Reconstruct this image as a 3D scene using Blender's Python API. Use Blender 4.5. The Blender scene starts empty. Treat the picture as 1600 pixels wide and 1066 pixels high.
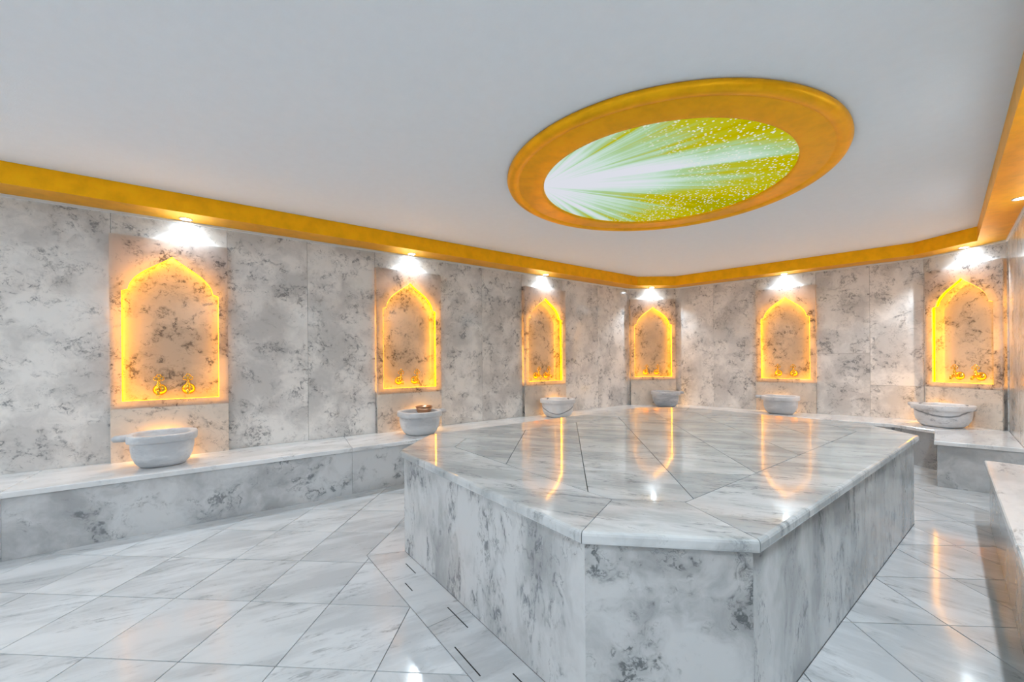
import bpy, bmesh, math, random
from mathutils import Vector, Matrix
random.seed(7)
scene = bpy.context.scene
C = scene.collection

# ------------------------------------------------------------------ camera, world, exposure
HEAD = math.radians(52.6)
ROLL = 0.0085
CAM_H = 1.12
FOC = 630.0
cs, sn = math.cos(HEAD), math.sin(HEAD)
fwd = Vector((-sn, cs, 0)); rgt = Vector((cs, sn, 0)); zup = Vector((0, 0, 1))
cam_x = rgt * math.cos(ROLL) - zup * math.sin(ROLL)
cam_y = rgt * math.sin(ROLL) + zup * math.cos(ROLL)
cam = bpy.data.cameras.new('camera')
cam.sensor_fit = 'HORIZONTAL'; cam.sensor_width = 36.0
cam.lens = 36.0 * FOC / 1600.0
cam.shift_y = 30.0 / 1600.0
cam.clip_start = 0.02
cam_o = bpy.data.objects.new('camera', cam)
m = Matrix.Identity(4)
for i in range(3):
    m[i][0] = cam_x[i]; m[i][1] = cam_y[i]; m[i][2] = -fwd[i]
m[2][3] = CAM_H
cam_o.matrix_world = m
C.objects.link(cam_o)
scene.camera = cam_o

world = bpy.data.worlds.new('world'); scene.world = world
world.use_nodes = True
world.node_tree.nodes['Background'].inputs[0].default_value = (0.6, 0.65, 0.7, 1)
world.node_tree.nodes['Background'].inputs[1].default_value = 0.05

vs = scene.view_settings
vs.view_transform = 'Standard'; vs.look = 'None'; vs.gamma = 1.0; vs.use_curve_mapping = False
vs.exposure = 0.24
cy = scene.cycles
cy.use_denoising = True
cy.max_bounces = 8; cy.diffuse_bounces = 6; cy.glossy_bounces = 4; cy.transmission_bounces = 6
cy.sample_clamp_indirect = 6.0
cy.use_adaptive_sampling = True; cy.adaptive_threshold = 0.05
cy.caustics_reflective = False; cy.caustics_refractive = False
try: cy.use_light_tree = True
except Exception: pass

SPOT_W = 31.0            # each downlight
SPOT_COL = (0.79, 0.905, 1.0)
LED_STRENGTH = 15.0      # strip in the niches
LED_EDGE = 5.0
LED_COL = (1.0, 0.41, 0.0)
DOME_STRENGTH = 0.72

# ------------------------------------------------------------------ measures
Z_BENCH = 0.394; Z_WALL = 2.25; Z_CEIL = 2.39
Y0 = -2.6
K = [(-4.2092, Y0), (-4.0, 5.4), (-3.53, 6.0), (-0.80, 6.54), (-0.18, 6.20), (0.70, Y0)]   # room plan, clockwise
DEP = [0.58, 0.57, 0.57, 0.61]                                                               # bench depth along the first four walls
T_OUT = [(-2.65, 1.28), (-2.29, 0.91), (-0.85, 0.91), (-0.49, 1.27), (-0.49, 3.79), (-0.85, 4.15), (-2.29, 4.15), (-2.65, 3.79)]  # platform outline, CCW
Z_TAB = 0.595

# ------------------------------------------------------------------ node helpers
def new_mat(name):
    mt = bpy.data.materials.new(name); mt.use_nodes = True
    nt = mt.node_tree; nt.nodes.clear()
    out = nt.nodes.new('ShaderNodeOutputMaterial')
    return mt, nt, out
def N(nt, t, **kw):
    n = nt.nodes.new(t)
    for k, v in kw.items(): setattr(n, k, v)
    return n
def setin(nt, sock, v):
    if hasattr(v, 'is_output'): nt.links.new(v, sock)
    else: sock.default_value = v
def Mth(nt, op, a, b=0.0, c=0.0, clamp=False):
    n = N(nt, 'ShaderNodeMath', operation=op); n.use_clamp = clamp
    setin(nt, n.inputs[0], a); setin(nt, n.inputs[1], b); setin(nt, n.inputs[2], c)
    return n.outputs[0]
def VM(nt, op, a, b=(0, 0, 0)):
    n = N(nt, 'ShaderNodeVectorMath', operation=op)
    setin(nt, n.inputs[0], a); setin(nt, n.inputs[1], b)
    return n.outputs[0]
def VScale(nt, a, s):
    n = N(nt, 'ShaderNodeVectorMath', operation='SCALE')
    setin(nt, n.inputs[0], a); setin(nt, n.inputs['Scale'], s)
    return n.outputs[0]
def Noise(nt, vec, scale, detail=6.0, rough=0.55, dist=0.0, dim='3D'):
    n = N(nt, 'ShaderNodeTexNoise', noise_dimensions=dim)
    if dim == '1D': setin(nt, n.inputs['W'], vec)
    else: setin(nt, n.inputs['Vector'], vec)
    n.inputs['Scale'].default_value = scale; n.inputs['Detail'].default_value = detail
    n.inputs['Roughness'].default_value = rough; n.inputs['Distortion'].default_value = dist
    return n.outputs[0], n.outputs[1]
def Rng(nt, v, a, b, c=0.0, d=1.0, smooth=True):
    n = N(nt, 'ShaderNodeMapRange'); n.interpolation_type = 'SMOOTHSTEP' if smooth else 'LINEAR'; n.clamp = True
    setin(nt, n.inputs[0], v)
    for i, x in zip((1, 2, 3, 4), (a, b, c, d)): setin(nt, n.inputs[i], x)
    return n.outputs[0]
def MixC(nt, f, a, b, blend='MIX'):
    n = N(nt, 'ShaderNodeMix', data_type='RGBA', blend_type=blend)
    setin(nt, n.inputs[0], f); setin(nt, n.inputs[6], a); setin(nt, n.inputs[7], b)
    return n.outputs[2]
def col(r, g=None, b=None):
    if g is None: g = b = r
    return (r, g, b, 1.0)

def marble(name, light, dark, vein, stretch=(1, 1, 1), rot=0.0, scale=1.0, vein_amt=0.75, cloud=0.5, rough=0.10, patch=(0.46, 0.62), translucent=0.0, arc=None, tone=0.07, spec=0.5, bump=0.0):
    mt, nt, out = new_mat(name)
    tc = N(nt, 'ShaderNodeTexCoord'); oi = N(nt, 'ShaderNodeObjectInfo')
    off = VScale(nt, (37.3, 91.7, 53.1), oi.outputs['Random'])
    src = tc.outputs['Object']
    if rot:
        vr = N(nt, 'ShaderNodeVectorRotate'); vr.rotation_type = 'Z_AXIS'; nt.links.new(src, vr.inputs['Vector']); vr.inputs['Angle'].default_value = -math.radians(rot)
        src = vr.outputs[0]
    base = VM(nt, 'MULTIPLY', src, tuple(s * scale for s in stretch))
    p = VM(nt, 'ADD', base, off)
    _, wc = Noise(nt, p, 2.2, 3, 0.6)
    w = VScale(nt, VM(nt, 'SUBTRACT', wc, (0.5, 0.5, 0.5)), 0.55)
    pw = VM(nt, 'ADD', p, w)
    _, wc2 = Noise(nt, p, 9.0, 3, 0.65)
    pw2 = VM(nt, 'ADD', pw, VScale(nt, VM(nt, 'SUBTRACT', wc2, (0.5, 0.5, 0.5)), 0.16))
    cl, _ = Noise(nt, pw, 1.6, 7, 0.6)
    big, _ = Noise(nt, p, 1.1, 1, 0.5)
    cmix = Rng(nt, Mth(nt, 'ADD', cl, Mth(nt, 'MULTIPLY', Mth(nt, 'SUBTRACT', big, 0.5), 0.6)), 0.36, 0.66)
    c0 = MixC(nt, Mth(nt, 'MULTIPLY', cmix, cloud), col(*light), col(*dark))
    # long thin veins
    n1, _ = Noise(nt, pw2, 2.1, 5, 0.55)
    v1 = Rng(nt, Mth(nt, 'ABSOLUTE', Mth(nt, 'SUBTRACT', n1, 0.5)), 0.0, 0.030, 1.0, 0.0)
    n2, _ = Noise(nt, VM(nt, 'ADD', pw2, (5.2, 1.3, 8.8)), 6.5, 4, 0.6)
    v2 = Rng(nt, Mth(nt, 'ABSOLUTE', Mth(nt, 'SUBTRACT', n2, 0.5)), 0.0, 0.032, 0.8, 0.0)
    mk, _ = Noise(nt, VM(nt, 'ADD', pw, (3.1, 7.7, 1.9)), 2.3, 5, 0.65)
    msk = Rng(nt, mk, patch[0], patch[1])
    mk2, _ = Noise(nt, VM(nt, 'ADD', p, (11.1, 2.7, 6.9)), 11.0, 2, 0.6)
    brk = Rng(nt, mk2, 0.38, 0.60)
    vv = Mth(nt, 'MULTIPLY', Mth(nt, 'MAXIMUM', v1, v2), Mth(nt, 'MULTIPLY', msk, brk))
    halo1 = Rng(nt, Mth(nt, 'ABSOLUTE', Mth(nt, 'SUBTRACT', n1, 0.5)), 0.0, 0.10, 0.42, 0.0)
    halo = Mth(nt, 'MULTIPLY', halo1, msk)
    tot = Mth(nt, 'MULTIPLY', Mth(nt, 'ADD', vv, Mth(nt, 'MULTIPLY', halo, 0.6), clamp=True), vein_amt, clamp=True)
    c1 = MixC(nt, tot, c0, col(*vein))
    if arc:
        d = N(nt, 'ShaderNodeVectorMath', operation='DOT_PRODUCT')
        wob, _ = Noise(nt, tc.outputs['Object'], 9.0, 3)
        nt.links.new(tc.outputs['Object'], d.inputs[0]); d.inputs[1].default_value = arc[0]
        dd = Mth(nt, 'ABSOLUTE', Mth(nt, 'ADD', Mth(nt, 'SUBTRACT', d.outputs['Value'], arc[1]), Mth(nt, 'MULTIPLY', Mth(nt, 'SUBTRACT', wob, 0.5), 0.03)))
        c1 = MixC(nt, Rng(nt, dd, 0.002, 0.012, 0.8, 0.0), c1, col(0.10, 0.11, 0.12))
    tn = Rng(nt, oi.outputs['Random'], 0, 1, 1.0 - tone, 1.0 + tone * 0.4, False)
    c2 = VScale(nt, c1, tn)
    b = N(nt, 'ShaderNodeBsdfPrincipled')
    nt.links.new(c2, b.inputs['Base Color'])
    b.inputs['Roughness'].default_value = rough
    b.inputs['IOR'].default_value = 1.5
    b.inputs['Specular IOR Level'].default_value = spec
    if bump:
        bn = N(nt, 'ShaderNodeBump'); bn.inputs['Strength'].default_value = bump; bn.inputs['Distance'].default_value = 0.002
        bh, _ = Noise(nt, p, 14.0, 3); nt.links.new(bh, bn.inputs['Height']); nt.links.new(bn.outputs[0], b.inputs['Normal'])
    if translucent:
        tr = N(nt, 'ShaderNodeBsdfTranslucent'); nt.links.new(c2, tr.inputs['Color'])
        mx = N(nt, 'ShaderNodeMixShader'); mx.inputs[0].default_value = translucent
        nt.links.new(b.outputs[0], mx.inputs[1]); nt.links.new(tr.outputs[0], mx.inputs[2])
        nt.links.new(mx.outputs[0], out.inputs[0])
    else:
        nt.links.new(b.outputs[0], out.inputs[0])
    return mt

def simple(name, c, rough=0.5, metallic=0.0, bump=0.0, bscale=60.0, var=0.0):
    mt, nt, out = new_mat(name)
    tc = N(nt, 'ShaderNodeTexCoord')
    b = N(nt, 'ShaderNodeBsdfPrincipled')
    n, _ = Noise(nt, tc.outputs['Object'], bscale, 4)
    n2, _ = Noise(nt, tc.outputs['Object'], bscale * 0.12, 4)
    f = Rng(nt, n2, 0.3, 0.7, 1 - var, 1 + var, False)
    setin(nt, b.inputs['Base Color'], VScale(nt, tuple(c), f))
    b.inputs['Roughness'].default_value = rough; b.inputs['Metallic'].default_value = metallic
    if bump:
        bn = N(nt, 'ShaderNodeBump'); bn.inputs['Strength'].default_value = bump; bn.inputs['Distance'].default_value = 0.004
        nt.links.new(n, bn.inputs['Height']); nt.links.new(bn.outputs[0], b.inputs['Normal'])
    nt.links.new(b.outputs[0], out.inputs[0])
    return mt
def emit(name, c, s):
    mt, nt, out = new_mat(name)
    e = N(nt, 'ShaderNodeEmission'); e.inputs[0].default_value = col(*c); e.inputs[1].default_value = s
    nt.links.new(e.outputs[0], out.inputs[0])
    return mt

M = {}
FLO = dict(stretch=(0.75, 2.9, 1), scale=1.5, vein_amt=0.62, cloud=0.8, rough=0.10, patch=(0.46, 0.66), bump=0.03, spec=0.36)
M['floor'] = marble('floor_marble', (0.71, 0.73, 0.745), (0.51, 0.53, 0.545), (0.24, 0.255, 0.27), rot=80, **FLO)
M['floor_cross'] = marble('floor_marble_cross', (0.71, 0.73, 0.745), (0.51, 0.53, 0.545), (0.24, 0.255, 0.27), rot=8, **FLO)
M['top'] = marble('platform_top_marble', (0.66, 0.68, 0.69), (0.43, 0.455, 0.465), (0.18, 0.20, 0.21), stretch=(0.8, 2.8, 1), rot=32, scale=1.7, vein_amt=0.72, cloud=0.9, rough=0.065, patch=(0.44, 0.62), spec=0.42)
M['side'] = marble('platform_side_marble', (0.63, 0.64, 0.645), (0.36, 0.37, 0.375), (0.14, 0.15, 0.165), stretch=(1.6, 1.6, 0.75), scale=1.6, vein_amt=0.8, cloud=0.95, rough=0.12, patch=(0.42, 0.58))
M['side_face'] = marble('platform_corner_marble', (0.60, 0.61, 0.615), (0.33, 0.34, 0.345), (0.09, 0.10, 0.105), scale=2.0, vein_amt=0.85, cloud=0.95, rough=0.12, patch=(0.40, 0.56))
M['bench_top_lit'] = marble('bench_top_marble_lit', (0.86, 0.865, 0.87), (0.64, 0.645, 0.65), (0.25, 0.25, 0.26), stretch=(2.4, 0.8, 1), scale=1.5, vein_amt=0.6, cloud=0.7, rough=0.12, patch=(0.47, 0.64))  # seat tops paler than the fronts: downlight brightness put into the colour
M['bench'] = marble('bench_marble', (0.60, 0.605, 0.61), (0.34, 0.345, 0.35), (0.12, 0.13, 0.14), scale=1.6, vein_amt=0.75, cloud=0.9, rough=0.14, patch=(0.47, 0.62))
M['wall'] = marble('wall_marble', (0.90, 0.87, 0.835), (0.60, 0.58, 0.56), (0.17, 0.17, 0.175), scale=2.4, vein_amt=0.8, cloud=0.85, rough=0.12, patch=(0.42, 0.60))
M['panel'] = marble('niche_marble', (0.88, 0.83, 0.78), (0.62, 0.58, 0.55), (0.14, 0.13, 0.13), scale=2.0, vein_amt=0.9, cloud=0.7, rough=0.14, patch=(0.43, 0.58), translucent=0.58)
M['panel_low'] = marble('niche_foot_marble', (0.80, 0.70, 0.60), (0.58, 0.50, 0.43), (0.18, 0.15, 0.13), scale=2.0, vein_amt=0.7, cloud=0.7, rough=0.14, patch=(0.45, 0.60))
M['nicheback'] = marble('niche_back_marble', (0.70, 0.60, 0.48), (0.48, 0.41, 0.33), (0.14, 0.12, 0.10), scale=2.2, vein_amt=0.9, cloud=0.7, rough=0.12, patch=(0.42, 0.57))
M['bowl'] = marble('basin_marble', (0.70, 0.71, 0.73), (0.46, 0.475, 0.50), (0.24, 0.25, 0.28), stretch=(1, 1, 3), scale=2.2, vein_amt=0.55, cloud=0.8, rough=0.3, patch=(0.5, 0.7))
M['bowl_arc'] = marble('basin_marble_arc', (0.82, 0.82, 0.83), (0.60, 0.61, 0.64), (0.30, 0.31, 0.33), stretch=(1, 1, 3), scale=2.2, vein_amt=0.4, cloud=0.6, rough=0.3, patch=(0.5, 0.7), arc=((-0.40, -0.40, 1.0), 0.150))
M['bowl_vein'] = marble('basin_marble_vein', (0.82, 0.82, 0.83), (0.58, 0.59, 0.62), (0.22, 0.23, 0.25), stretch=(1, 1, 2), scale=2.6, vein_amt=0.7, cloud=0.6, rough=0.3, patch=(0.46, 0.62), arc=((0.20, -0.30, 1.0), 0.185))
M['bowl_grey'] = marble('grey_basin_marble', (0.52, 0.54, 0.57), (0.30, 0.32, 0.35), (0.20, 0.21, 0.23), stretch=(1, 1, 4), scale=2.4, vein_amt=0.7, cloud=0.9, rough=0.3, patch=(0.45, 0.6))
M['grout'] = simple('grout', (0.20, 0.205, 0.21), 0.8)
M['backing'] = simple('masonry_backing', (0.35, 0.34, 0.33), 0.9)
M['ceiling'] = simple('white_ceiling_paint', (0.85, 0.91, 0.97), 0.75, bump=0.15, bscale=140, var=0.01)
M['gold'] = simple('gold_paint', (0.96, 0.475, 0.001), 0.42, metallic=0.7, bump=0.22, bscale=90, var=0.10)
M['brass'] = simple('polished_brass', (0.95, 0.60, 0.10), 0.18, metallic=1.0)
M['white'] = simple('white_trim', (0.82, 0.82, 0.82), 0.4)
M['copper'] = simple('copper', (0.45, 0.27, 0.17), 0.3, metallic=0.9)
M['dark'] = simple('dark_slot', (0.02, 0.02, 0.02), 0.8)
M['led'] = emit('yellow_led', LED_COL, LED_STRENGTH)
M['led_edge'] = emit('yellow_led_edge', LED_COL, LED_EDGE)
M['led_foot'] = emit('yellow_led_foot', (1.0, 0.46, 0.06), 320.0)
M['lens'] = emit('downlight_lens', SPOT_COL, 90.0)
M['water'] = simple('water_surface', (0.62, 0.60, 0.58), 0.05)

# ------------------------------------------------------------------ mesh helpers
def link(name, me, mat, parent=None, mw=None, loc=None):
    o = bpy.data.objects.new(name, me)
    if mat is not None and not me.materials: me.materials.append(mat)
    C.objects.link(o)
    if parent is not None: o.parent = parent
    if loc is not None: o.location = loc
    if mw is not None: o.matrix_world = mw
    return o
def mesh(name, verts, faces, smooth=False):
    me = bpy.data.meshes.new(name); me.from_pydata([tuple(v) for v in verts], [], faces)
    bm = bmesh.new(); bm.from_mesh(me)
    bmesh.ops.recalc_face_normals(bm, faces=bm.faces); bm.to_mesh(me); bm.free()
    if smooth:
        for p in me.polygons: p.use_smooth = True
    me.update(); return me
def tag(o, label=None, cat=None, group=None, kind=None):
    if label: o['label'] = label
    if cat: o['category'] = cat
    if group: o['group'] = group
    if kind: o['kind'] = kind
    return o
def empty(name, mw):
    o = bpy.data.objects.new(name, None); o.empty_display_size = 0.1
    C.objects.link(o); o.matrix_world = mw
    return o
def box_verts(x0, x1, y0, y1, z0, z1, c=0.0):
    """box with chamfered edges (c)"""
    if c <= 0:
        v = [(x, y, z) for z in (z0, z1) for y in (y0, y1) for x in (x0, x1)]
        f = [(0, 2, 3, 1), (4, 5, 7, 6), (0, 1, 5, 4), (2, 6, 7, 3), (0, 4, 6, 2), (1, 3, 7, 5)]
        return v, f
    bm = bmesh.new(); bmesh.ops.create_cube(bm, size=1)
    for v in bm.verts:
        v.co = ((x0 + x1) / 2 + v.co.x * (x1 - x0), (y0 + y1) / 2 + v.co.y * (y1 - y0), (z0 + z1) / 2 + v.co.z * (z1 - z0))
    bmesh.ops.bevel(bm, geom=list(bm.edges), offset=c, segments=1, affect='EDGES')
    bm.verts.index_update()
    v = [tuple(x.co) for x in bm.verts]; f = [tuple(x.index for x in p.verts) for p in bm.faces]
    bm.free(); return v, f
def slab(name, parent, mat, x0, x1, y0, y1, z0, z1, c=0.0015):
    """box centred on its own origin, so that each slab carries its own veins"""
    cx, cyy, cz = (x0 + x1) / 2, (y0 + y1) / 2, (z0 + z1) / 2
    v, f = box_verts(x0 - cx, x1 - cx, y0 - cyy, y1 - cyy, z0 - cz, z1 - cz, c)
    return link(name, mesh(name, v, f), mat, parent, loc=(cx, cyy, cz))
def line_x(a, b, c_, d):
    """intersection of line a-b with line c-d (2D)"""
    x1, y1 = a; x2, y2 = b; x3, y3 = c_; x4, y4 = d
    den = (x1 - x2) * (y3 - y4) - (y1 - y2) * (x3 - x4)
    p = x1 * y2 - y1 * x2; q = x3 * y4 - y3 * x4
    return ((p * (x3 - x4) - (x1 - x2) * q) / den, (p * (y3 - y4) - (y1 - y2) * q) / den)
def shift(a, b, d):
    """line a-b moved by d to its right"""
    L = math.hypot(b[0] - a[0], b[1] - a[1]); n = ((b[1] - a[1]) / L, -(b[0] - a[0]) / L)
    return (a[0] + n[0] * d, a[1] + n[1] * d), (b[0] + n[0] * d, b[1] + n[1] * d)
def clip(poly, a, b):
    """keep the part of a convex polygon on the left of a->b"""
    def s(p): return (b[0] - a[0]) * (p[1] - a[1]) - (b[1] - a[1]) * (p[0] - a[0])
    out = []
    for i in range(len(poly)):
        p, q = poly[i], poly[(i + 1) % len(poly)]
        sp, sq = s(p), s(q)
        if sp >= 0: out.append(p)
        if (sp > 0 and sq < 0) or (sp < 0 and sq > 0):
            t = sp / (sp - sq); out.append((p[0] + t * (q[0] - p[0]), p[1] + t * (q[1] - p[1])))
    return out
def area(poly):
    return 0.5 * sum(poly[i][0] * poly[(i + 1) % len(poly)][1] - poly[(i + 1) % len(poly)][0] * poly[i][1] for i in range(len(poly)))
def prism(name, polys, z0, z1, mat, parent, ch=0.0):
    """one mesh from convex polygons extruded from z0 to z1, its origin at their middle; top edge chamfered by ch"""
    pts = [p for po in polys for p in po]
    cx = sum(p[0] for p in pts) / len(pts); cyy = sum(p[1] for p in pts) / len(pts)
    V, F = [], []
    for po in polys:
        if area(po) < 0: po = po[::-1]
        n = len(po); k = len(V)
        rings = [(po, z0)]
        if ch > 0:
            ins = inset(po, ch)
            rings += [(po, z1 - ch), (ins, z1)]
        else: rings += [(po, z1)]
        for pp, z in rings: V += [(x - cx, y - cyy, z - z1) for x, y in pp]
        F.append(tuple(k + i for i in range(n))[::-1])
        for r in range(len(rings) - 1):
            for i in range(n):
                j = (i + 1) % n
                F.append((k + r * n + i, k + r * n + j, k + (r + 1) * n + j, k + (r + 1) * n + i))
        F.append(tuple(k + (len(rings) - 1) * n + i for i in range(n)))
    me = bpy.data.meshes.new(name); me.from_pydata(V, [], F); me.update()
    return link(name, me, mat, parent, loc=(cx, cyy, z1))
def inset(po, d):
    """CCW convex polygon moved inwards by d (one number, or one for each edge)"""
    n = len(po); out = []
    ds = d if isinstance(d, (list, tuple)) else [d] * n
    L = [shift(po[i], po[(i + 1) % n], -ds[i]) for i in range(n)]
    for i in range(n):
        out.append(line_x(*L[i - 1], *L[i]))
    return out
def lathe(name, prof, seg=48, sup=2.0, smooth=True):
    """profile (r, z) turned about z; sup>2 squares the outline (superellipse)"""
    V, F = [], []
    for r, z in prof:
        for i in range(seg):
            a = 2 * math.pi * i / seg; c, s = math.cos(a), math.sin(a)
            k = (abs(c) ** sup + abs(s) ** sup) ** (-1 / sup)
            V.append((r * k * c, r * k * s, z))
    for j in range(len(prof) - 1):
        for i in range(seg):
            i2 = (i + 1) % seg
            F.append((j * seg + i, j * seg + i2, (j + 1) * seg + i2, (j + 1) * seg + i))
    if prof[0][0] > 1e-6: F.append(tuple(range(seg))[::-1])
    if prof[-1][0] > 1e-6: F.append(tuple((len(prof) - 1) * seg + i for i in range(seg)))
    me = mesh(name, V, F, smooth)
    bm = bmesh.new(); bm.from_mesh(me); bmesh.ops.remove_doubles(bm, verts=bm.verts, dist=1e-6); bm.to_mesh(me); bm.free()
    return me
def tube(path, r, seg=8, closed=False):
    P = [Vector(p) for p in path]; n = len(P); V, F = [], []
    rs = r if isinstance(r, (list, tuple)) else [r] * n
    for i, p in enumerate(P):
        a = P[(i - 1) % n] if (i > 0 or closed) else P[i]
        b = P[(i + 1) % n] if (i < n - 1 or closed) else P[i]
        t = (b - a).normalized()
        up = Vector((0, 0, 1)) if abs(t.z) < 0.9 else Vector((1, 0, 0))
        x = t.cross(up).normalized(); y = x.cross(t)
        for k in range(seg):
            an = 2 * math.pi * k / seg
            V.append(p + x * math.cos(an) * rs[i] + y * math.sin(an) * rs[i])
    for i in range(n if closed else n - 1):
        j = (i + 1) % n
        for k in range(seg):
            k2 = (k + 1) % seg
            F.append((i * seg + k, i * seg + k2, j * seg + k2, j * seg + k))
    if not closed:
        F.append(tuple(range(seg))[::-1]); F.append(tuple((n - 1) * seg + k for k in range(seg)))
    return V, F
def join(*vf):
    V, F = [], []
    for v, f in vf:
        k = len(V); V += [tuple(x) for x in v]; F += [tuple(i + k for i in p) for p in f]
    return V, F

# wall frames: local x along the wall, local -y into the room, z up
def frame(a, b, u=0.0, z=0.0, d=0.0):
    L = math.hypot(b[0] - a[0], b[1] - a[1]); ux, uy = (b[0] - a[0]) / L, (b[1] - a[1]) / L
    mt = Matrix(((ux, -uy, 0, a[0] + ux * u + uy * d), (uy, ux, 0, a[1] + uy * u - ux * d), (0, 0, 1, z), (0, 0, 0, 1)))
    return mt
def wlen(i): return math.hypot(K[(i + 1) % 6][0] - K[i][0], K[(i + 1) % 6][1] - K[i][1])
def fr(i, u=0.0, z=0.0, d=0.0): return frame(K[i], K[(i + 1) % 6], u, z, d)

# ------------------------------------------------------------------ floor and ceiling
outer = [(x, y) for x, y in K]
big = inset(outer[::-1], -0.25)
fo = prism('floor', [big], -0.12, -0.006, M['grout'], None); tag(fo, 'marble tiled bath floor with square tiles laid diagonally', 'floor', kind='structure')
co = prism('ceiling', [big], Z_CEIL, Z_CEIL + 0.12, M['ceiling'], None); tag(co, 'smooth white painted ceiling', 'ceiling', kind='structure')

# outline of the open floor (bench fronts) as clip lines, left side kept
fl = [shift(K[i], K[i + 1], DEP[i] - 0.02) for i in range(4)]
BORD = [0.0] * 8
T_BODY = inset(T_OUT, 0.025)
bd = [0.20, 0.195, 0.20, 0.0, 0.0, 0.0, 0.0, 0.20]        # tile border round the platform: edges from T_OUT[i] to T_OUT[i+1]
bd = [0.195, 0.195, 0.20, 0.0, 0.0, 0.0, 0.0, 0.20]
BORDER = inset(T_BODY, [-b for b in bd])
GAP = 0.0022
ang = math.radians(48.6)
d1 = (math.cos(ang), math.sin(ang)); d2 = (-math.sin(ang), math.cos(ang))
TS = 0.381
hole = inset(BORDER, -GAP)
par = fo
fmat_inv = Matrix.Translation(-Vector(fo.location))
count = 0
tiles = []
for a in range(-14, 22):
    for b_ in range(-14, 26):
        u0 = -2.124 + a * TS; v0 = 1.419 + b_ * TS
        q = []
        for (du, dv) in ((0, 0), (1, 0), (1, 1), (0, 1)):
            uu = u0 + (GAP if du == 0 else TS - GAP); vv = v0 + (GAP if dv == 0 else TS - GAP)
            q.append((d1[0] * uu + d2[0] * vv, d1[1] * uu + d2[1] * vv))
        po = q
        for l in fl: po = clip(po, l[1], l[0]) if len(po) > 2 else []
        for l in ((K[4], K[5]), (K[5], K[0])): po = clip(po, l[1], l[0]) if len(po) > 2 else []
        if len(po) < 3 or abs(area(po)) < 1e-4: continue
        pieces = []; rest = po
        for i in range(8):
            e0, e1 = hole[i], hole[(i + 1) % 8]
            outp = clip(rest, e1, e0) if len(rest) > 2 else []
            if len(outp) > 2 and abs(area(outp)) > 5e-5: pieces.append(outp)
            rest = clip(rest, e0, e1) if len(rest) > 2 else []
            if len(rest) < 3: break
        if not pieces: continue
        tiles.append(pieces)
for pieces in tiles:
    dz = random.uniform(-0.0006, 0.0006)
    o = prism('floor_tile', pieces, -0.02, dz, M['floor'] if pieces[0][0][0] < -1.2 else M['floor_cross'], None)
    o.parent = fo; o.matrix_parent_inverse = fmat_inv
    # every tile has its own vein direction
    count += 1
# border strips round the platform
for i in (7, 0, 1, 2):
    a0, a1 = T_BODY[i], T_BODY[(i + 1) % 8]; b0, b1 = BORDER[i], BORDER[(i + 1) % 8]
    q = [b0, b1, a1, a0]
    L = math.hypot(b1[0] - b0[0], b1[1] - b0[1])
    nseg = 2 if L > 1.2 else 1
    for s in range(nseg):
        t0, t1 = s / nseg, (s + 1) / nseg
        lp = lambda p, r, t: (p[0] + (r[0] - p[0]) * t, p[1] + (r[1] - p[1]) * t)
        pc = [lp(b0, b1, t0), lp(b0, b1, t1), lp(a0, a1, t1), lp(a0, a1, t0)]
        pc = inset(pc, 0.0012)
        o = prism('border_strip', [pc], -0.02, 0.0, M['floor'], None)
        o.parent = fo; o.matrix_parent_inverse = fmat_inv
for (x0, y, x1) in ((-1.638, 0.872, -1.461), (-1.395, 0.772, -1.21), (-1.149, 0.870, -1.06), (-2.133, 0.880, -2.003), (-1.95, 0.80, -1.86)):
    o = prism('drain_slot', [[(x0, y - 0.0022), (x1, y - 0.0022), (x1, y + 0.0022), (x0, y + 0.0022)]], -0.003, 0.0006, M['dark'], None)
    o.parent = fo; o.matrix_parent_inverse = fmat_inv

# ------------------------------------------------------------------ walls with marble slabs
NICHES = [  # wall, middle along the wall, half width
    (0, 0.91 + 1.5022, 0.351), (0, 2.84 + 1.5022, 0.353), (0, 4.725 + 1.5022, 0.357), (1, 0.381, 0.355), (2, 1.46, 0.337), (3, 0.375, 0.320)]
Z_PAN = 2.07
names = ['wall_left', 'wall_far_left_corner', 'wall_back', 'wall_far_right_corner', 'wall_right', 'wall_front']
labels = ['long grey veined marble wall on the left with three niches', 'short angled marble wall in the far corner', 'marble wall at the back behind the platform', 'short angled marble wall in the right corner', 'marble wall along the right edge', 'marble wall behind the camera']
joints = {0: [0.45, 1.05, 1.87 + 1.5, 3.764 + 1.5, 5.8 + 1.5], 1: [], 2: [0.56, 2.321], 3: [], 4: [0.7, 1.4, 2.1, 2.8, 3.5, 4.2, 4.9, 5.6, 6.3, 7.0, 7.7, 8.4], 5: [0.7, 1.4, 2.1, 2.8, 3.5, 4.2]}
walls = []
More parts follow.
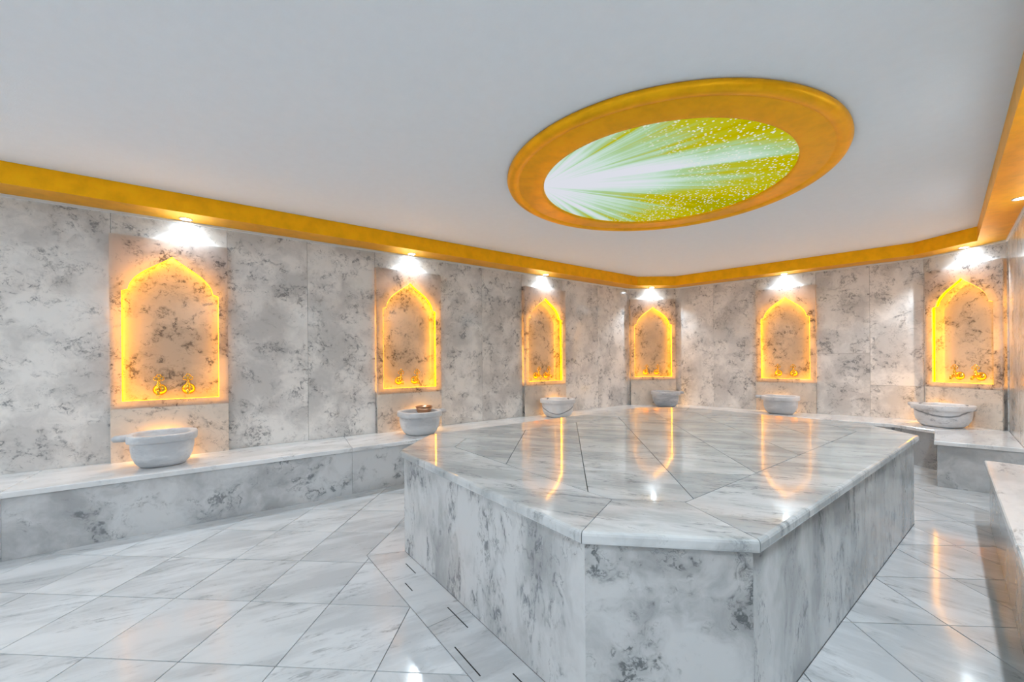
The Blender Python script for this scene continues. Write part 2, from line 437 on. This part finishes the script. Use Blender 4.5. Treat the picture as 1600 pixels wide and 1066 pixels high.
for i in range(6):
    L = wlen(i)
    v, f = box_verts(-0.1, L + 0.1, 0.12, 0.24, -0.05, Z_CEIL)
    w = link(names[i], mesh(names[i], v, f), M['backing'], mw=fr(i)); tag(w, labels[i], 'wall', kind='structure'); walls.append(w)
    cuts = [0.0] + joints[i] + [L]
    pans = [(n[1] - n[2], n[1] + n[2]) for n in NICHES if n[0] == i]
    for (a, b) in pans: cuts += [a, b]
    cuts = sorted(set(round(max(0, min(L, c)), 4) for c in cuts))
    for a, b in zip(cuts[:-1], cuts[1:]):
        mid = (a + b) / 2
        if b - a < 0.012: continue
        onpan = any(p[0] - 1e-3 < mid < p[1] + 1e-3 for p in pans)
        g = 0.0010
        ext0 = -0.06 if a == 0 and i not in (0,) else g; ext1 = 0.0 if b == L else -g
        zs = [(Z_PAN, Z_WALL + 0.02)] if onpan else [(0.0, Z_WALL + 0.02)]
        if i == 2 and not onpan:
            if 1.9 < mid < 2.32: zs = [(0.0, 1.17), (1.17, Z_WALL + 0.02)]
            elif mid > 2.32: zs = [(0.0, 0.78), (0.78, Z_WALL + 0.02)]
        for z0, z1 in zs:
            slab('marble_slab', w, M['wall'], a + (g if a > 0 else 0), b - (g if b < L else 0), 0.0, 0.12, z0 + g, z1 - g, 0.001)

# ------------------------------------------------------------------ gold cornice with white bead
WID = [0.25, 0.25, 0.25, 0.25, 0.20, 0.25]
ring_o = K
IL = [shift(K[i], K[(i + 1) % 6], WID[i]) for i in range(6)]
ring_i = [line_x(*IL[i - 1], *IL[i]) for i in range(6)]
BL = [shift(K[i], K[(i + 1) % 6], 0.014) for i in range(6)]
ring_b = [line_x(*BL[i - 1], *BL[i]) for i in range(6)]
for i in range(6):
    j = (i + 1) % 6
    o = prism('trim_%d' % (i + 1), [[ring_o[i], ring_o[j], ring_i[j], ring_i[i]]], Z_WALL, Z_CEIL + 0.004, M['gold'], None)
    tag(o, 'gold painted cornice box above the %s' % ['left wall', 'far corner niche', 'back wall', 'right corner niche', 'right wall', 'wall behind the camera'][i], 'cornice', kind='structure')
    b = prism('white_bead', [[ring_o[i], ring_o[j], ring_b[j], ring_b[i]]], Z_WALL - 0.018, Z_WALL + 0.001, M['white'], None)
    b.parent = o; b.matrix_parent_inverse = Matrix.Translation(-Vector(o.location))

# ------------------------------------------------------------------ marble platform
pm = Matrix.Translation((-1.57, 2.53, 0))
plat = tag(empty('marble_platform', pm), 'large eight sided marble platform in the middle of the floor', 'platform')
def pchild(o, p=plat, mt=pm):
    o.parent = p; o.matrix_parent_inverse = mt.inverted(); return o
core = prism('core', [inset(T_BODY, 0.03)], 0.0, Z_TAB - 0.03, M['grout'], None); pchild(core)
for i in range(8):
    a0, a1 = T_BODY[i], T_BODY[(i + 1) % 8]
    inn = inset(T_BODY, 0.028)
    q = [a0, a1, inn[(i + 1) % 8], inn[i]]
    # the long faces are two slabs
    L = math.hypot(a1[0] - a0[0], a1[1] - a0[1])
    ns = 2 if L > 2 else 1
    for s in range(ns):
        lp = lambda p, r, t: (p[0] + (r[0] - p[0]) * t, p[1] + (r[1] - p[1]) * t)
        t0, t1 = s / ns + (0.0004 if s else 0), (s + 1) / ns - (0.0004 if s + 1 < ns else 0)
        pc = [lp(q[0], q[1], t0), lp(q[0], q[1], t1), lp(q[3], q[2], t1), lp(q[3], q[2], t0)]
        pchild(prism('side_slab', [pc], 0.001, Z_TAB - 0.042, M['side_face'] if L < 0.7 else M['side'], None))
# rim pieces with a rounded edge
PROF = [(0.20, -0.040), (0.006, -0.040), (0.001, -0.036), (0.0, -0.030), (0.0, -0.012), (0.002, -0.005), (0.006, -0.0012), (0.012, 0.0), (0.2968, 0.0), (0.2968, -0.040)]
offs = [inset(T_OUT, p[0]) for p in PROF]
for i in range(8):
    j = (i + 1) % 8
    ex, ey = T_OUT[j][0] - T_OUT[i][0], T_OUT[j][1] - T_OUT[i][1]
    el = math.hypot(ex, ey); ex /= el; ey /= el
    cx = (T_OUT[i][0] + T_OUT[j][0]) / 2; cyy = (T_OUT[i][1] + T_OUT[j][1]) / 2
    V, F = [], []
    for p, of in zip(PROF, offs):
        V.append((of[i][0] + ex * 0.0017 - cx, of[i][1] + ey * 0.0017 - cyy, p[1]))
        V.append((of[j][0] - ex * 0.0017 - cx, of[j][1] - ey * 0.0017 - cyy, p[1]))
    n = len(PROF)
    for k in range(n):
        k2 = (k + 1) % n
        F.append((2 * k, 2 * k + 1, 2 * k2 + 1, 2 * k2))
    F.append(tuple(2 * k for k in range(n))); F.append(tuple(2 * k + 1 for k in range(n))[::-1])
    pchild(link('rim_slab', mesh('rim_slab', V, F), M['top'], None, loc=(cx, cyy, Z_TAB)))
field = inset(T_OUT, 0.3015)
r2 = math.sqrt(0.5); FT = 0.387; g = 0.0018
for a in range(-8, 12):
    for b_ in range(-4, 16):
        u0 = 0.47 + a * FT; v0 = 2.33 + b_ * FT
        po = []
        for (du, dv) in ((0, 0), (1, 0), (1, 1), (0, 1)):
            uu = u0 + (g if du == 0 else FT - g); vv = v0 + (g if dv == 0 else FT - g)
            po.append((r2 * uu - r2 * vv, r2 * uu + r2 * vv))
        for k in range(8):
            po = clip(po, field[k], field[(k + 1) % 8]) if len(po) > 2 else []
        if len(po) < 3 or area(po) < 2e-4: continue
        pchild(prism('top_tile', [po], Z_TAB - 0.03, Z_TAB - 0.0002, M['top'], None))

# ------------------------------------------------------------------ benches
def offset_path(dists):
    L = [shift(K[i], K[i + 1], dists[i]) for i in range(4)]
    pts = [line_x(*L[0], (-9, Y0), (9, Y0))]
    for i in range(3): pts.append(line_x(*L[i], *L[i + 1]))
    return pts, L
fpts, FLn = offset_path(DEP)
tpts, TLn = offset_path([d + 0.018 for d in DEP])
e6 = (-0.62, 5.735); e6t = (-0.636, 5.722)
fpts.append(e6); tpts.append(e6t)
def bench(name, label, wall_a, wall_b, front_a, front_b, top_a, top_b, zt, cuts, front=True, end_a=False, end_b=False):
    base = ((wall_a[0] + front_a[0]) / 2, (wall_a[1] + front_a[1]) / 2, 0)
    mt = Matrix.Translation(base)
    t = tag(empty(name, mt), label, 'bench', 'marble benches round the room')
    lp = lambda p, r, s: (p[0] + (r[0] - p[0]) * s, p[1] + (r[1] - p[1]) * s)
    ins = shift(front_a, front_b, -0.03)
    BLEN = math.hypot(front_b[0] - front_a[0], front_b[1] - front_a[1])
    cut = [0.0] + cuts + [1.0]
    body = [front_a, front_b, wall_b, wall_a]
    if area(body) < 0: body = body[::-1]
    pchild(prism('core', [inset(body, 0.026)], 0.0, zt - 0.035, M['grout'], None), t, mt)
    for a, b in zip(cut[:-1], cut[1:]):
        ga = 0.0008 / BLEN if a > 0 else 0; gb = 0.0008 / BLEN if b < 1 else 0
        q = [lp(front_a, front_b, a + ga), lp(front_a, front_b, b - gb), lp(ins[0], ins[1], b - gb), lp(ins[0], ins[1], a + ga)]
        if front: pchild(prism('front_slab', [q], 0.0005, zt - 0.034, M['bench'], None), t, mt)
        q = [lp(top_a, top_b, a + ga), lp(top_a, top_b, b - gb), lp(wall_a, wall_b, b - gb), lp(wall_a, wall_b, a + ga)]
        pchild(prism('top_slab', [q], zt - 0.033, zt, M['bench_top_lit'], None, ch=0.005), t, mt)
    return t, mt
kk = [K[0], K[1], K[2], K[3], K[4]]
bench('marble_bench', 'long marble bench running along the left wall under three niches', kk[0], kk[1], fpts[0], fpts[1], tpts[0], tpts[1], Z_BENCH, [0.215, 0.46, 0.70])
bench('marble_bench', 'short angled marble bench in the far corner behind the platform', kk[1], kk[2], fpts[1], fpts[2], tpts[1], tpts[2], Z_BENCH, [])
bench('marble_bench', 'marble bench along the back wall behind the platform', kk[2], kk[3], fpts[2], fpts[3], tpts[2], tpts[3], Z_BENCH, [0.5])
bench('marble_bench', 'angled marble bench under the basin in the right corner', kk[3], kk[4], fpts[3], fpts[4], tpts[3], tpts[4], Z_BENCH, [])
# block that juts out of the right corner
xr = lambda y: -0.18 + (6.2 - y) * 0.1
bm_ = Matrix.Translation((-0.3, 5.4, 0))
blk = tag(empty('marble_bench', bm_), 'square marble bench block jutting forward from the right corner', 'bench', 'marble benches round the room')
A, B, Cc, D = (-0.538, 5.015), (xr(5.118), 5.118), (xr(6.195), 6.195), (-0.617, 5.733)
pchild(prism('core', [inset([A, B, Cc, D], 0.025)], 0.0, Z_BENCH - 0.035, M['grout'], None), blk, bm_)
fi = shift(A, B, -0.025)
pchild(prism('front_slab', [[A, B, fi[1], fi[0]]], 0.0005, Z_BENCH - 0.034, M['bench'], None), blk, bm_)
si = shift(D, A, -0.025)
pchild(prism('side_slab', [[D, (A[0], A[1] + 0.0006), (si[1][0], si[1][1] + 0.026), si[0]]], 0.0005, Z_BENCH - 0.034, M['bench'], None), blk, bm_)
pchild(prism('top_slab', [[(A[0] - 0.018, A[1] - 0.02), (B[0], B[1] - 0.016), (Cc[0] - 0.002, Cc[1]), (D[0] - 0.014, D[1] - 0.012)]], Z_BENCH - 0.033, Z_BENCH, M['bench_top_lit'], None, ch=0.005), blk, bm_)
# right bench
ZR = 0.42
rb_m = Matrix.Translation((0.1, 2.0, 0))
rb = tag(empty('marble_bench', rb_m), 'long marble bench along the right wall at the right edge', 'bench', 'marble benches round the room')
fx = lambda y: -0.206 + (4.15 - y) * 0.096
segs = [4.15, 2.4, 0.8, -0.9, Y0]
pchild(prism('core', [[(fx(Y0) + 0.02, Y0), (xr(Y0), Y0), (xr(4.13), 4.13), (fx(4.13) + 0.02, 4.13)]], 0.0, ZR - 0.04, M['grout'], None), rb, rb_m)
for a, b in zip(segs[:-1], segs[1:]):
    b2 = b + 0.0015
    pchild(prism('front_slab', [[(fx(b2), b2), (fx(b2) + 0.025, b2), (fx(a) + 0.025, a), (fx(a), a)]], 0.0005, ZR - 0.036, M['bench'], None), rb, rb_m)
    aa = a + (0.018 if a == 4.15 else 0)
    pchild(prism('top_slab', [[(fx(b2) - 0.02, b2), (xr(b2), b2), (xr(aa), aa), (fx(aa) - 0.02, aa)]], ZR - 0.035, ZR, M['bench_top_lit'], None, ch=0.005), rb, rb_m)
pchild(prism('end_slab', [[(fx(4.15) + 0.026, 4.131), (xr(4.131), 4.131), (xr(4.15), 4.15), (fx(4.15) + 0.026, 4.15)]], 0.0005, ZR - 0.036, M['bench'], None), rb, rb_m)

# ------------------------------------------------------------------ arched niches
def arch_path(hw, z0, zs, za, step=0.035, n=12):
    """opening outline, counter-clockwise seen from the room, in (x, z)"""
    pts = [(-hw, z0), (hw, z0), (hw, zs)]
    r = hw - step; zz = zs + 0.012; H = za - zz
    ctrl = [(1, 0), (0.985, 0.08), (0.95, 0.18), (0.885, 0.29), (0.80, 0.395), (0.69, 0.50), (0.56, 0.60), (0.43, 0.69), (0.30, 0.775), (0.19, 0.85), (0.10, 0.915), (0.045, 0.96), (0.0, 1.0)]
    right = [(r * cx_, zz + H * cz_) for cx_, cz_ in ctrl]
    pts += right
    pts += [(-x, z) for x, z in right[:-1]][::-1]
    pts += [(-hw, zs)]
    return pts
Z_N0, Z_NS, Z_NA = 0.84, 1.66, 1.945
ORD = ['on the left wall nearest the camera', 'second along the left wall', 'third along the left wall', 'in the far corner', 'on the back wall', 'in the right corner']
PAN_F = -0.060; PAN_B = -0.042; BACK = 0.060
def make_niche(k):
    wi, uc, hw = NICHES[k]
    t = tag(empty('arched_niche', fr(wi, uc, Z_BENCH)), 'arched marble wall niche glowing yellow ' + ORD[k], 'niche', 'glowing arched wall niches')
    zb = Z_BENCH
    nh = hw - 0.062
    outl = arch_path(nh, Z_N0 - zb, Z_NS - zb, Z_NA - zb)
    # front slab with the arched opening
    bm = bmesh.new()
    def loop(pts):
        vs_ = [bm.verts.new((x, PAN_F, z)) for x, z in pts]
        return [bm.edges.new((vs_[i], vs_[(i + 1) % len(vs_)])) for i in range(len(vs_))]
    zt = Z_PAN - zb
    # the slab above the level of the basin; a lower slab stands under it
    zl = Z_N0 - zb - 0.055
    slab('lower_slab', t, M['panel_low'], -hw, hw, PAN_F, PAN_B - 0.0005, 0.0005, zl - 0.001, 0.0006)
    e = loop([(-hw, zl), (hw, zl), (hw, zt), (-hw, zt)]) + loop(outl)
    bmesh.ops.triangle_fill(bm, use_beauty=True, edges=e, normal=(0, -1, 0))
    r = bmesh.ops.extrude_face_region(bm, geom=list(bm.faces))
    for v in [x for x in r['geom'] if isinstance(x, bmesh.types.BMVert)]: v.co.y = PAN_B
    bmesh.ops.recalc_face_normals(bm, faces=bm.faces)
    me = bpy.data.meshes.new('arch_slab'); bm.to_mesh(me); bm.free()
    link('arch_slab', me, M['panel'], t)
    # sides, top, shelf and back of the hollow behind the slab
    slab('cheek_slab', t, M['panel'], -hw, -hw + 0.012, PAN_B, BACK - 0.001, 0.0005, zt, 0.0006)
    slab('cheek_slab', t, M['panel'], hw - 0.012, hw, PAN_B, BACK - 0.001, 0.0005, zt, 0.0006)
    slab('top_slab', t, M['wall'], -hw + 0.0125, hw - 0.0125, PAN_B, -0.0005, zt - 0.018, zt, 0.0006)
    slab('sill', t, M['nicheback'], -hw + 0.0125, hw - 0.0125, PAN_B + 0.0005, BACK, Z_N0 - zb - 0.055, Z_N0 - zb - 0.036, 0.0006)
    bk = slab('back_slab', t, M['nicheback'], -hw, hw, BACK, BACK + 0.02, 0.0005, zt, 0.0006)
    bk['label'] = 'veined marble back of the niche'
    # led strip fixed behind the edge of the opening
    big_ = [(x * 1.0, z) for x, z in outl]
    def grow(pts, d):
        n = len(pts); L = [shift(pts[i], pts[(i + 1) % n], d) for i in range(n)]
        out = []
        for i in range(n):
            a, b = L[i - 1], L[i]
            try: q = line_x(*a, *b)
            except ZeroDivisionError: q = b[0]
            if math.hypot(q[0] - pts[i][0], q[1] - pts[i][1]) > 3 * abs(d): q = b[0]
            out.append(q)
        return out
    for gd, yy, rr, lm in ((0.016, -0.004, 0.0100, 'led'), (-0.0016, PAN_F + 0.006, 0.0020, 'led_edge')):
        gp = grow(outl, gd)
        V, F = tube([(x, yy, z) for x, z in gp], rr, 4, closed=True)
        ls = link('led_strip', mesh('led_strip', V, F), M[lm], t)
        ls['label'] = 'bright yellow light strip round the arch'
    # short strip low on the slab, behind the basin
    fo_ = [-0.06, 0.08, 0.12, 0.20, -0.05, -0.165]
    V, F = tube([(-0.07 + fo_[k], PAN_F - 0.009, 0.120), (0.07 + fo_[k], PAN_F - 0.009, 0.120)], 0.005, 6)
    ls = link('basin_strip', mesh('basin_strip', V, F), M['led_foot'], t)
    ls['label'] = 'short yellow light strip behind the basin'
    return t
for k in range(6): make_niche(k)

# ------------------------------------------------------------------ gold taps, two in each niche
def faucet_meshes():
    f = {}
    f['flange'] = lathe('flange', [(0.034, 0), (0.034, 0.004), (0.030, 0.010), (0.020, 0.017), (0.012, 0.020)], 24)
    V, F = tube([(0, 0, 0), (0, -0.02, 0), (0, -0.05, 0.001), (0, -0.078, -0.002), (0, -0.090, -0.010), (0, -0.094, -0.028)], [0.011, 0.011, 0.0125, 0.011, 0.0105, 0.010], 12)
    f['spout'] = mesh('spout', V, F, True)
    f['stem'] = lathe('stem', [(0.011, 0.0), (0.011, 0.012), (0.007, 0.016), (0.010, 0.024), (0.013, 0.030), (0.008, 0.036), (0.006, 0.046), (0.009, 0.050), (0.0, 0.053)], 16)
    rings = []
    for (x, z) in ((-0.013, 0.064), (0.013, 0.064), (0.0, 0.079)):
        rings.append(tube([(x + 0.010 * math.cos(q * math.pi / 6), 0, z + 0.010 * math.sin(q * math.pi / 6)) for q in range(12)], 0.0035, 6, closed=True))
    rings.append(tube([(0, 0, 0.048), (0, 0, 0.072)], 0.004, 8))
    V, F = join(*rings)
    f['handle'] = mesh('handle', V, F, True)
    return f
FM = faucet_meshes()
for k in range(6):
    wi, uc, hw = NICHES[k]
    for s, side in ((-1, 'left'), (1, 'right')):
        t = tag(empty('gold_tap', fr(wi, uc + s * 0.088, 0.912, -BACK) @ Matrix.Scale(1.3, 4)), '%s gold tap with clover handle in the niche %s' % (side, ORD[k]), 'tap', 'gold taps in the niches')
        o = link('flange', FM['flange'], M['brass'], t); o.rotation_euler = (math.pi / 2, 0, 0)
        link('spout', FM['spout'], M['brass'], t)
        st = link('stem', FM['stem'], M['brass'], t, loc=(0, -0.055, 0.004))
        link('handle', FM['handle'], M['brass'], st)

# ------------------------------------------------------------------ marble basins on the benches
PROFB = [(0.0, 0.0), (0.118, 0.0), (0.135, 0.006), (0.158, 0.030), (0.176, 0.070), (0.184, 0.115), (0.186, 0.158), (0.188, 0.163), (0.204, 0.166), (0.206, 0.172), (0.206, 0.206), (0.203, 0.212), (0.196, 0.214), (0.172, 0.214), (0.166, 0.211), (0.162, 0.20), (0.150, 0.12), (0.115, 0.06), (0.05, 0.045), (0.0, 0.044)]
bowl_me = lathe('basin_body', PROFB, 56, 2.7)
bowl_me.materials.append(M['bowl'])
bowl_me2 = lathe('basin_body', PROFB, 56, 2.7)
bowl_me2.materials.append(M['bowl_arc'])
bowl_me4 = lathe('basin_body', PROFB, 56, 2.7)
bowl_me4.materials.append(M['bowl_vein'])
bowl_me3 = lathe('basin_body', PROFB, 56, 2.7)
bowl_me3.materials.append(M['bowl_grey'])
def lug_mesh(ln):
    bm = bmesh.new(); bmesh.ops.create_cube(bm, size=1)
    for v in bm.verts:
        v.co = (0.165 + (v.co.x + 0.5) * (0.04 + ln), v.co.y * (0.12 if v.co.x < 0 else 0.085), 0.194 + v.co.z * (0.034 if v.co.x > 0 else 0.038))
    bmesh.ops.bevel(bm, geom=list(bm.edges), offset=0.008, segments=2, affect='EDGES')
    me = bpy.data.meshes.new('handle_lug'); bm.to_mesh(me); bm.free()
    for p in me.polygons: p.use_smooth = True
    return me
water_me = lathe('water', [(0.0, 0.172), (0.154, 0.172), (0.154, 0.174), (0.0, 0.174)], 40, 2.7)
BAS = [ # x, y, wall index, lug side, scale, arc, label
    (-3.845, -0.235, 0, -1, 0.95, False, 'marble basin with its lug to the left, nearest the camera on the left bench'),
    (-3.775, 1.715, 0, 1, 1.0, False, 'round marble basin on the left bench with a copper bowl in it'),
    (-3.755, 3.60, 0, 1, 1.0, True, 'marble basin crossed by a dark curved vein, third on the left'),
    (-3.50, 5.64, 1, 1, 0.98, False, 'small grey marble basin in the far corner'),
    (-2.065, 6.005, 2, -1, 1.02, False, 'plain pale grey marble basin on the back bench'),
    (-0.615, 6.105, 3, -1, 1.06, True, 'white marble basin with dark veins in the right corner')]
lugs = {0.06: lug_mesh(0.075)}
for (x, y, wi, sd, sc, arc, lb) in BAS:
    mt = fr(wi); rot = mt.to_3x3().to_4x4()
    t = tag(empty('marble_basin', Matrix.Translation((x, y, Z_BENCH)) @ rot @ Matrix.Diagonal((sc, sc, 1.07, 1.0))), lb, 'basin', 'marble basins under the niches')
    link('basin_body', (bowl_me4 if wi == 3 else bowl_me2) if arc else (bowl_me3 if 'grey marble basin in the far' in lb else bowl_me), None, t)
    o = link('handle_lug', lugs[0.06], M['bowl'], t)
    if sd < 0: o.rotation_euler = (0, 0, math.pi)
    link('water', water_me, M['water'], t)
# copper bowl floating in the second basin
dm = Matrix.Translation((-3.80, 1.775, Z_BENCH + 0.1862))
dish = tag(empty('copper_bowl', dm), 'small round copper washing bowl floating in the second left basin', 'bowl')
link('dish', lathe('dish', [(0.0, 0.0), (0.05, 0.0), (0.072, 0.03), (0.080, 0.078), (0.077, 0.078), (0.069, 0.032), (0.048, 0.004), (0.0, 0.003)], 32), M['copper'], dish)
V, F = tube([(0.082 * math.cos(a * math.pi / 16), 0.082 * math.sin(a * math.pi / 16), 0.078) for a in range(32)], 0.005, 6, closed=True)
link('rolled_rim', mesh('rolled_rim', V, F, True), M['copper'], dish)

# ------------------------------------------------------------------ gold framed round ceiling light
def burst_material():
    mt, nt, out = new_mat('light_burst_print')
    tc = N(nt, 'ShaderNodeTexCoord')
    geo = N(nt, 'ShaderNodeNewGeometry')
    p = VM(nt, 'SUBTRACT', geo.outputs['Position'], (-2.17, 1.915, 2.36))
    sp = N(nt, 'ShaderNodeSeparateXYZ'); nt.links.new(p, sp.inputs[0])
    # along the beam and across it
    bx, by = 0.80, 0.60
    al = Mth(nt, 'ADD', Mth(nt, 'MULTIPLY', sp.outputs[0], bx), Mth(nt, 'MULTIPLY', sp.outputs[1], by))
    ac = Mth(nt, 'ADD', Mth(nt, 'MULTIPLY', sp.outputs[0], -by), Mth(nt, 'MULTIPLY', sp.outputs[1], bx))
    an = Mth(nt, 'ARCTAN2', ac, al)
    r = Mth(nt, 'POWER', Mth(nt, 'ADD', Mth(nt, 'MULTIPLY', al, al), Mth(nt, 'MULTIPLY', ac, ac)), 0.5)
    nA, _ = Noise(nt, an, 3.2, 2, 0.5, dim='1D')
    nB, _ = Noise(nt, an, 13.0, 4, 0.6, dim='1D')
    n3, _ = Noise(nt, p, 2.5, 3)
    beam = Rng(nt, Mth(nt, 'ABSOLUTE', Mth(nt, 'SUBTRACT', an, 0.10)), 0.0, 0.42, 1.0, 0.0)
    t = Mth(nt, 'ADD', Mth(nt, 'MULTIPLY', r, 0.54), Mth(nt, 'MULTIPLY', Mth(nt, 'SUBTRACT', nA, 0.5), 0.9))
    t = Mth(nt, 'ADD', t, Mth(nt, 'MULTIPLY', Mth(nt, 'SUBTRACT', nB, 0.5), 0.65))
    t = Mth(nt, 'ADD', t, Mth(nt, 'MULTIPLY', Mth(nt, 'SUBTRACT', n3, 0.5), 0.3))
    t = Mth(nt, 'SUBTRACT', t, Mth(nt, 'MULTIPLY', beam, 0.30))
    cr = N(nt, 'ShaderNodeValToRGB'); nt.links.new(t, cr.inputs[0])
    els = cr.color_ramp.elements
    els[0].position = 0.10; els[0].color = (0.84, 0.86, 0.94, 1)
    els[1].position = 0.86; els[1].color = (0.46, 0.42, 0.0, 1)
    for ps, c in ((0.28, (0.66, 0.86, 0.74, 1)), (0.42, (0.46, 0.70, 0.36, 1)), (0.56, (0.55, 0.56, 0.02, 1)), (0.70, (0.60, 0.52, 0.0, 1))):
        e = els.new(ps); e.color = c
    vo = N(nt, 'ShaderNodeTexVoronoi'); vo.feature = 'F1'; vo.inputs['Scale'].default_value = 42.0
    nt.links.new(p, vo.inputs['Vector'])
    dm_, _ = Noise(nt, p, 4.0, 2)
    dots = Mth(nt, 'MULTIPLY', Rng(nt, vo.outputs['Distance'], 0.22, 0.34, 1.0, 0.0), Rng(nt, Mth(nt, 'ADD', r, Mth(nt, 'MULTIPLY', Mth(nt, 'SUBTRACT', dm_, 0.5), 1.4)), 0.70, 1.15))
    c = MixC(nt, dots, cr.outputs[0], col(0.86, 0.92, 0.80))
    e = N(nt, 'ShaderNodeEmission'); nt.links.new(c, e.inputs[0]); e.inputs[1].default_value = DOME_STRENGTH
    nt.links.new(e.outputs[0], out.inputs[0])
    return mt
cl = tag(empty('ceiling_light', Matrix.Translation((-1.62, 2.575, Z_CEIL)) @ Matrix.Rotation(math.radians(72), 4, 'Z') @ Matrix.Diagonal((1.030, 0.970, 1, 1))), 'large round ceiling light in a wide gold frame', 'ceiling light')
prof = [(1.050, 0.002), (1.058, -0.006), (1.060, -0.018), (1.054, -0.032), (1.040, -0.042), (1.020, -0.046), (0.996, -0.042), (0.985, -0.036), (0.982, -0.034), (0.975, -0.036), (0.835, -0.042), (0.815, -0.042), (0.808, -0.038), (0.806, -0.030), (0.806, 0.002)]
V, F = [], []
SEG = 128
for r_, z_ in prof:
    for i in range(SEG):
        a = 2 * math.pi * i / SEG; V.append((r_ * math.cos(a), r_ * math.sin(a), z_))
for j in range(len(prof)):
    j2 = (j + 1) % len(prof)
    for i in range(SEG):
        i2 = (i + 1) % SEG; F.append((j * SEG + i, j * SEG + i2, j2 * SEG + i2, j2 * SEG + i))
o = link('gold_frame', mesh('gold_frame', V, F, True), M['gold'], cl)
o = link('light_panel', lathe('light_panel', [(0.0, -0.028), (0.8058, -0.028), (0.8058, -0.022), (0.0, -0.022)], 128, smooth=False), burst_material(), cl)
o['label'] = 'glowing print of green and yellow light rays'

# ------------------------------------------------------------------ downlights in the cornice
ring_me = lathe('bezel', [(0.030, 0.0), (0.034, -0.004), (0.042, -0.004), (0.044, 0.0)], 32)
lens_me = lathe('lens', [(0.0, -0.0015), (0.030, -0.0015), (0.030, 0.0), (0.0, 0.0)], 24, smooth=False)
def dl_at(w, u, lb):
    p = fr(w, u, 0, 0.078).translation
    return (p.x, p.y, lb)
DL = [dl_at(0, 2.50, 'above the niche nearest the camera on the left wall'), dl_at(0, 4.355, 'above the second niche on the left wall'), dl_at(0, 6.215, 'above the third niche on the left wall'),
      dl_at(1, 0.36, 'above the far corner niche'), dl_at(2, 1.463, 'above the back wall niche'), dl_at(3, 0.42, 'above the right corner niche'),
      (-0.075, 4.66, 'in the right cornice near the corner')]
HID = [(-4.09, -1.9), (0.09, 3.0), (0.22, 1.4), (0.36, -0.2), (0.52, -1.7), (-3.0, -2.47), (-1.6, -2.47), (-0.3, -2.47)]  # left-end and behind-camera lamps are unseen, added to light the foreground
HIDW = ['added at the unseen end of the left wall', 'second from the corner in the right cornice', 'third from the corner in the right cornice', 'fourth from the corner in the right cornice',
        'fifth from the corner in the right cornice', 'added unseen behind the camera beside the left wall', 'added unseen behind the camera in the middle', 'added unseen behind the camera beside the right wall']
DL += [(x, y, w) for (x, y), w in zip(HID, HIDW)]
for i, (x, y, w) in enumerate(DL):
    t = tag(empty('downlight', Matrix.Translation((x, y, Z_WALL - 0.0002))), 'small round white downlight ' + w, 'downlight', 'cornice downlights')
    link('bezel', ring_me, M['white'], t)
    link('lens', lens_me, M['lens'], t)
    L = bpy.data.lights.new('downlight_beam', 'SPOT')
    L.energy = SPOT_W * (1.0 if i < 6 else 1.3 if 7 < i < 12 or i == 6 else 0.75); L.color = SPOT_COL; L.spot_size = math.radians(122 if i < 6 else 166); L.spot_blend = 0.5; L.shadow_soft_size = 0.022
    lo = bpy.data.objects.new('downlight_beam', L); C.objects.link(lo); lo.parent = t; lo.location = (0, 0, -0.03)
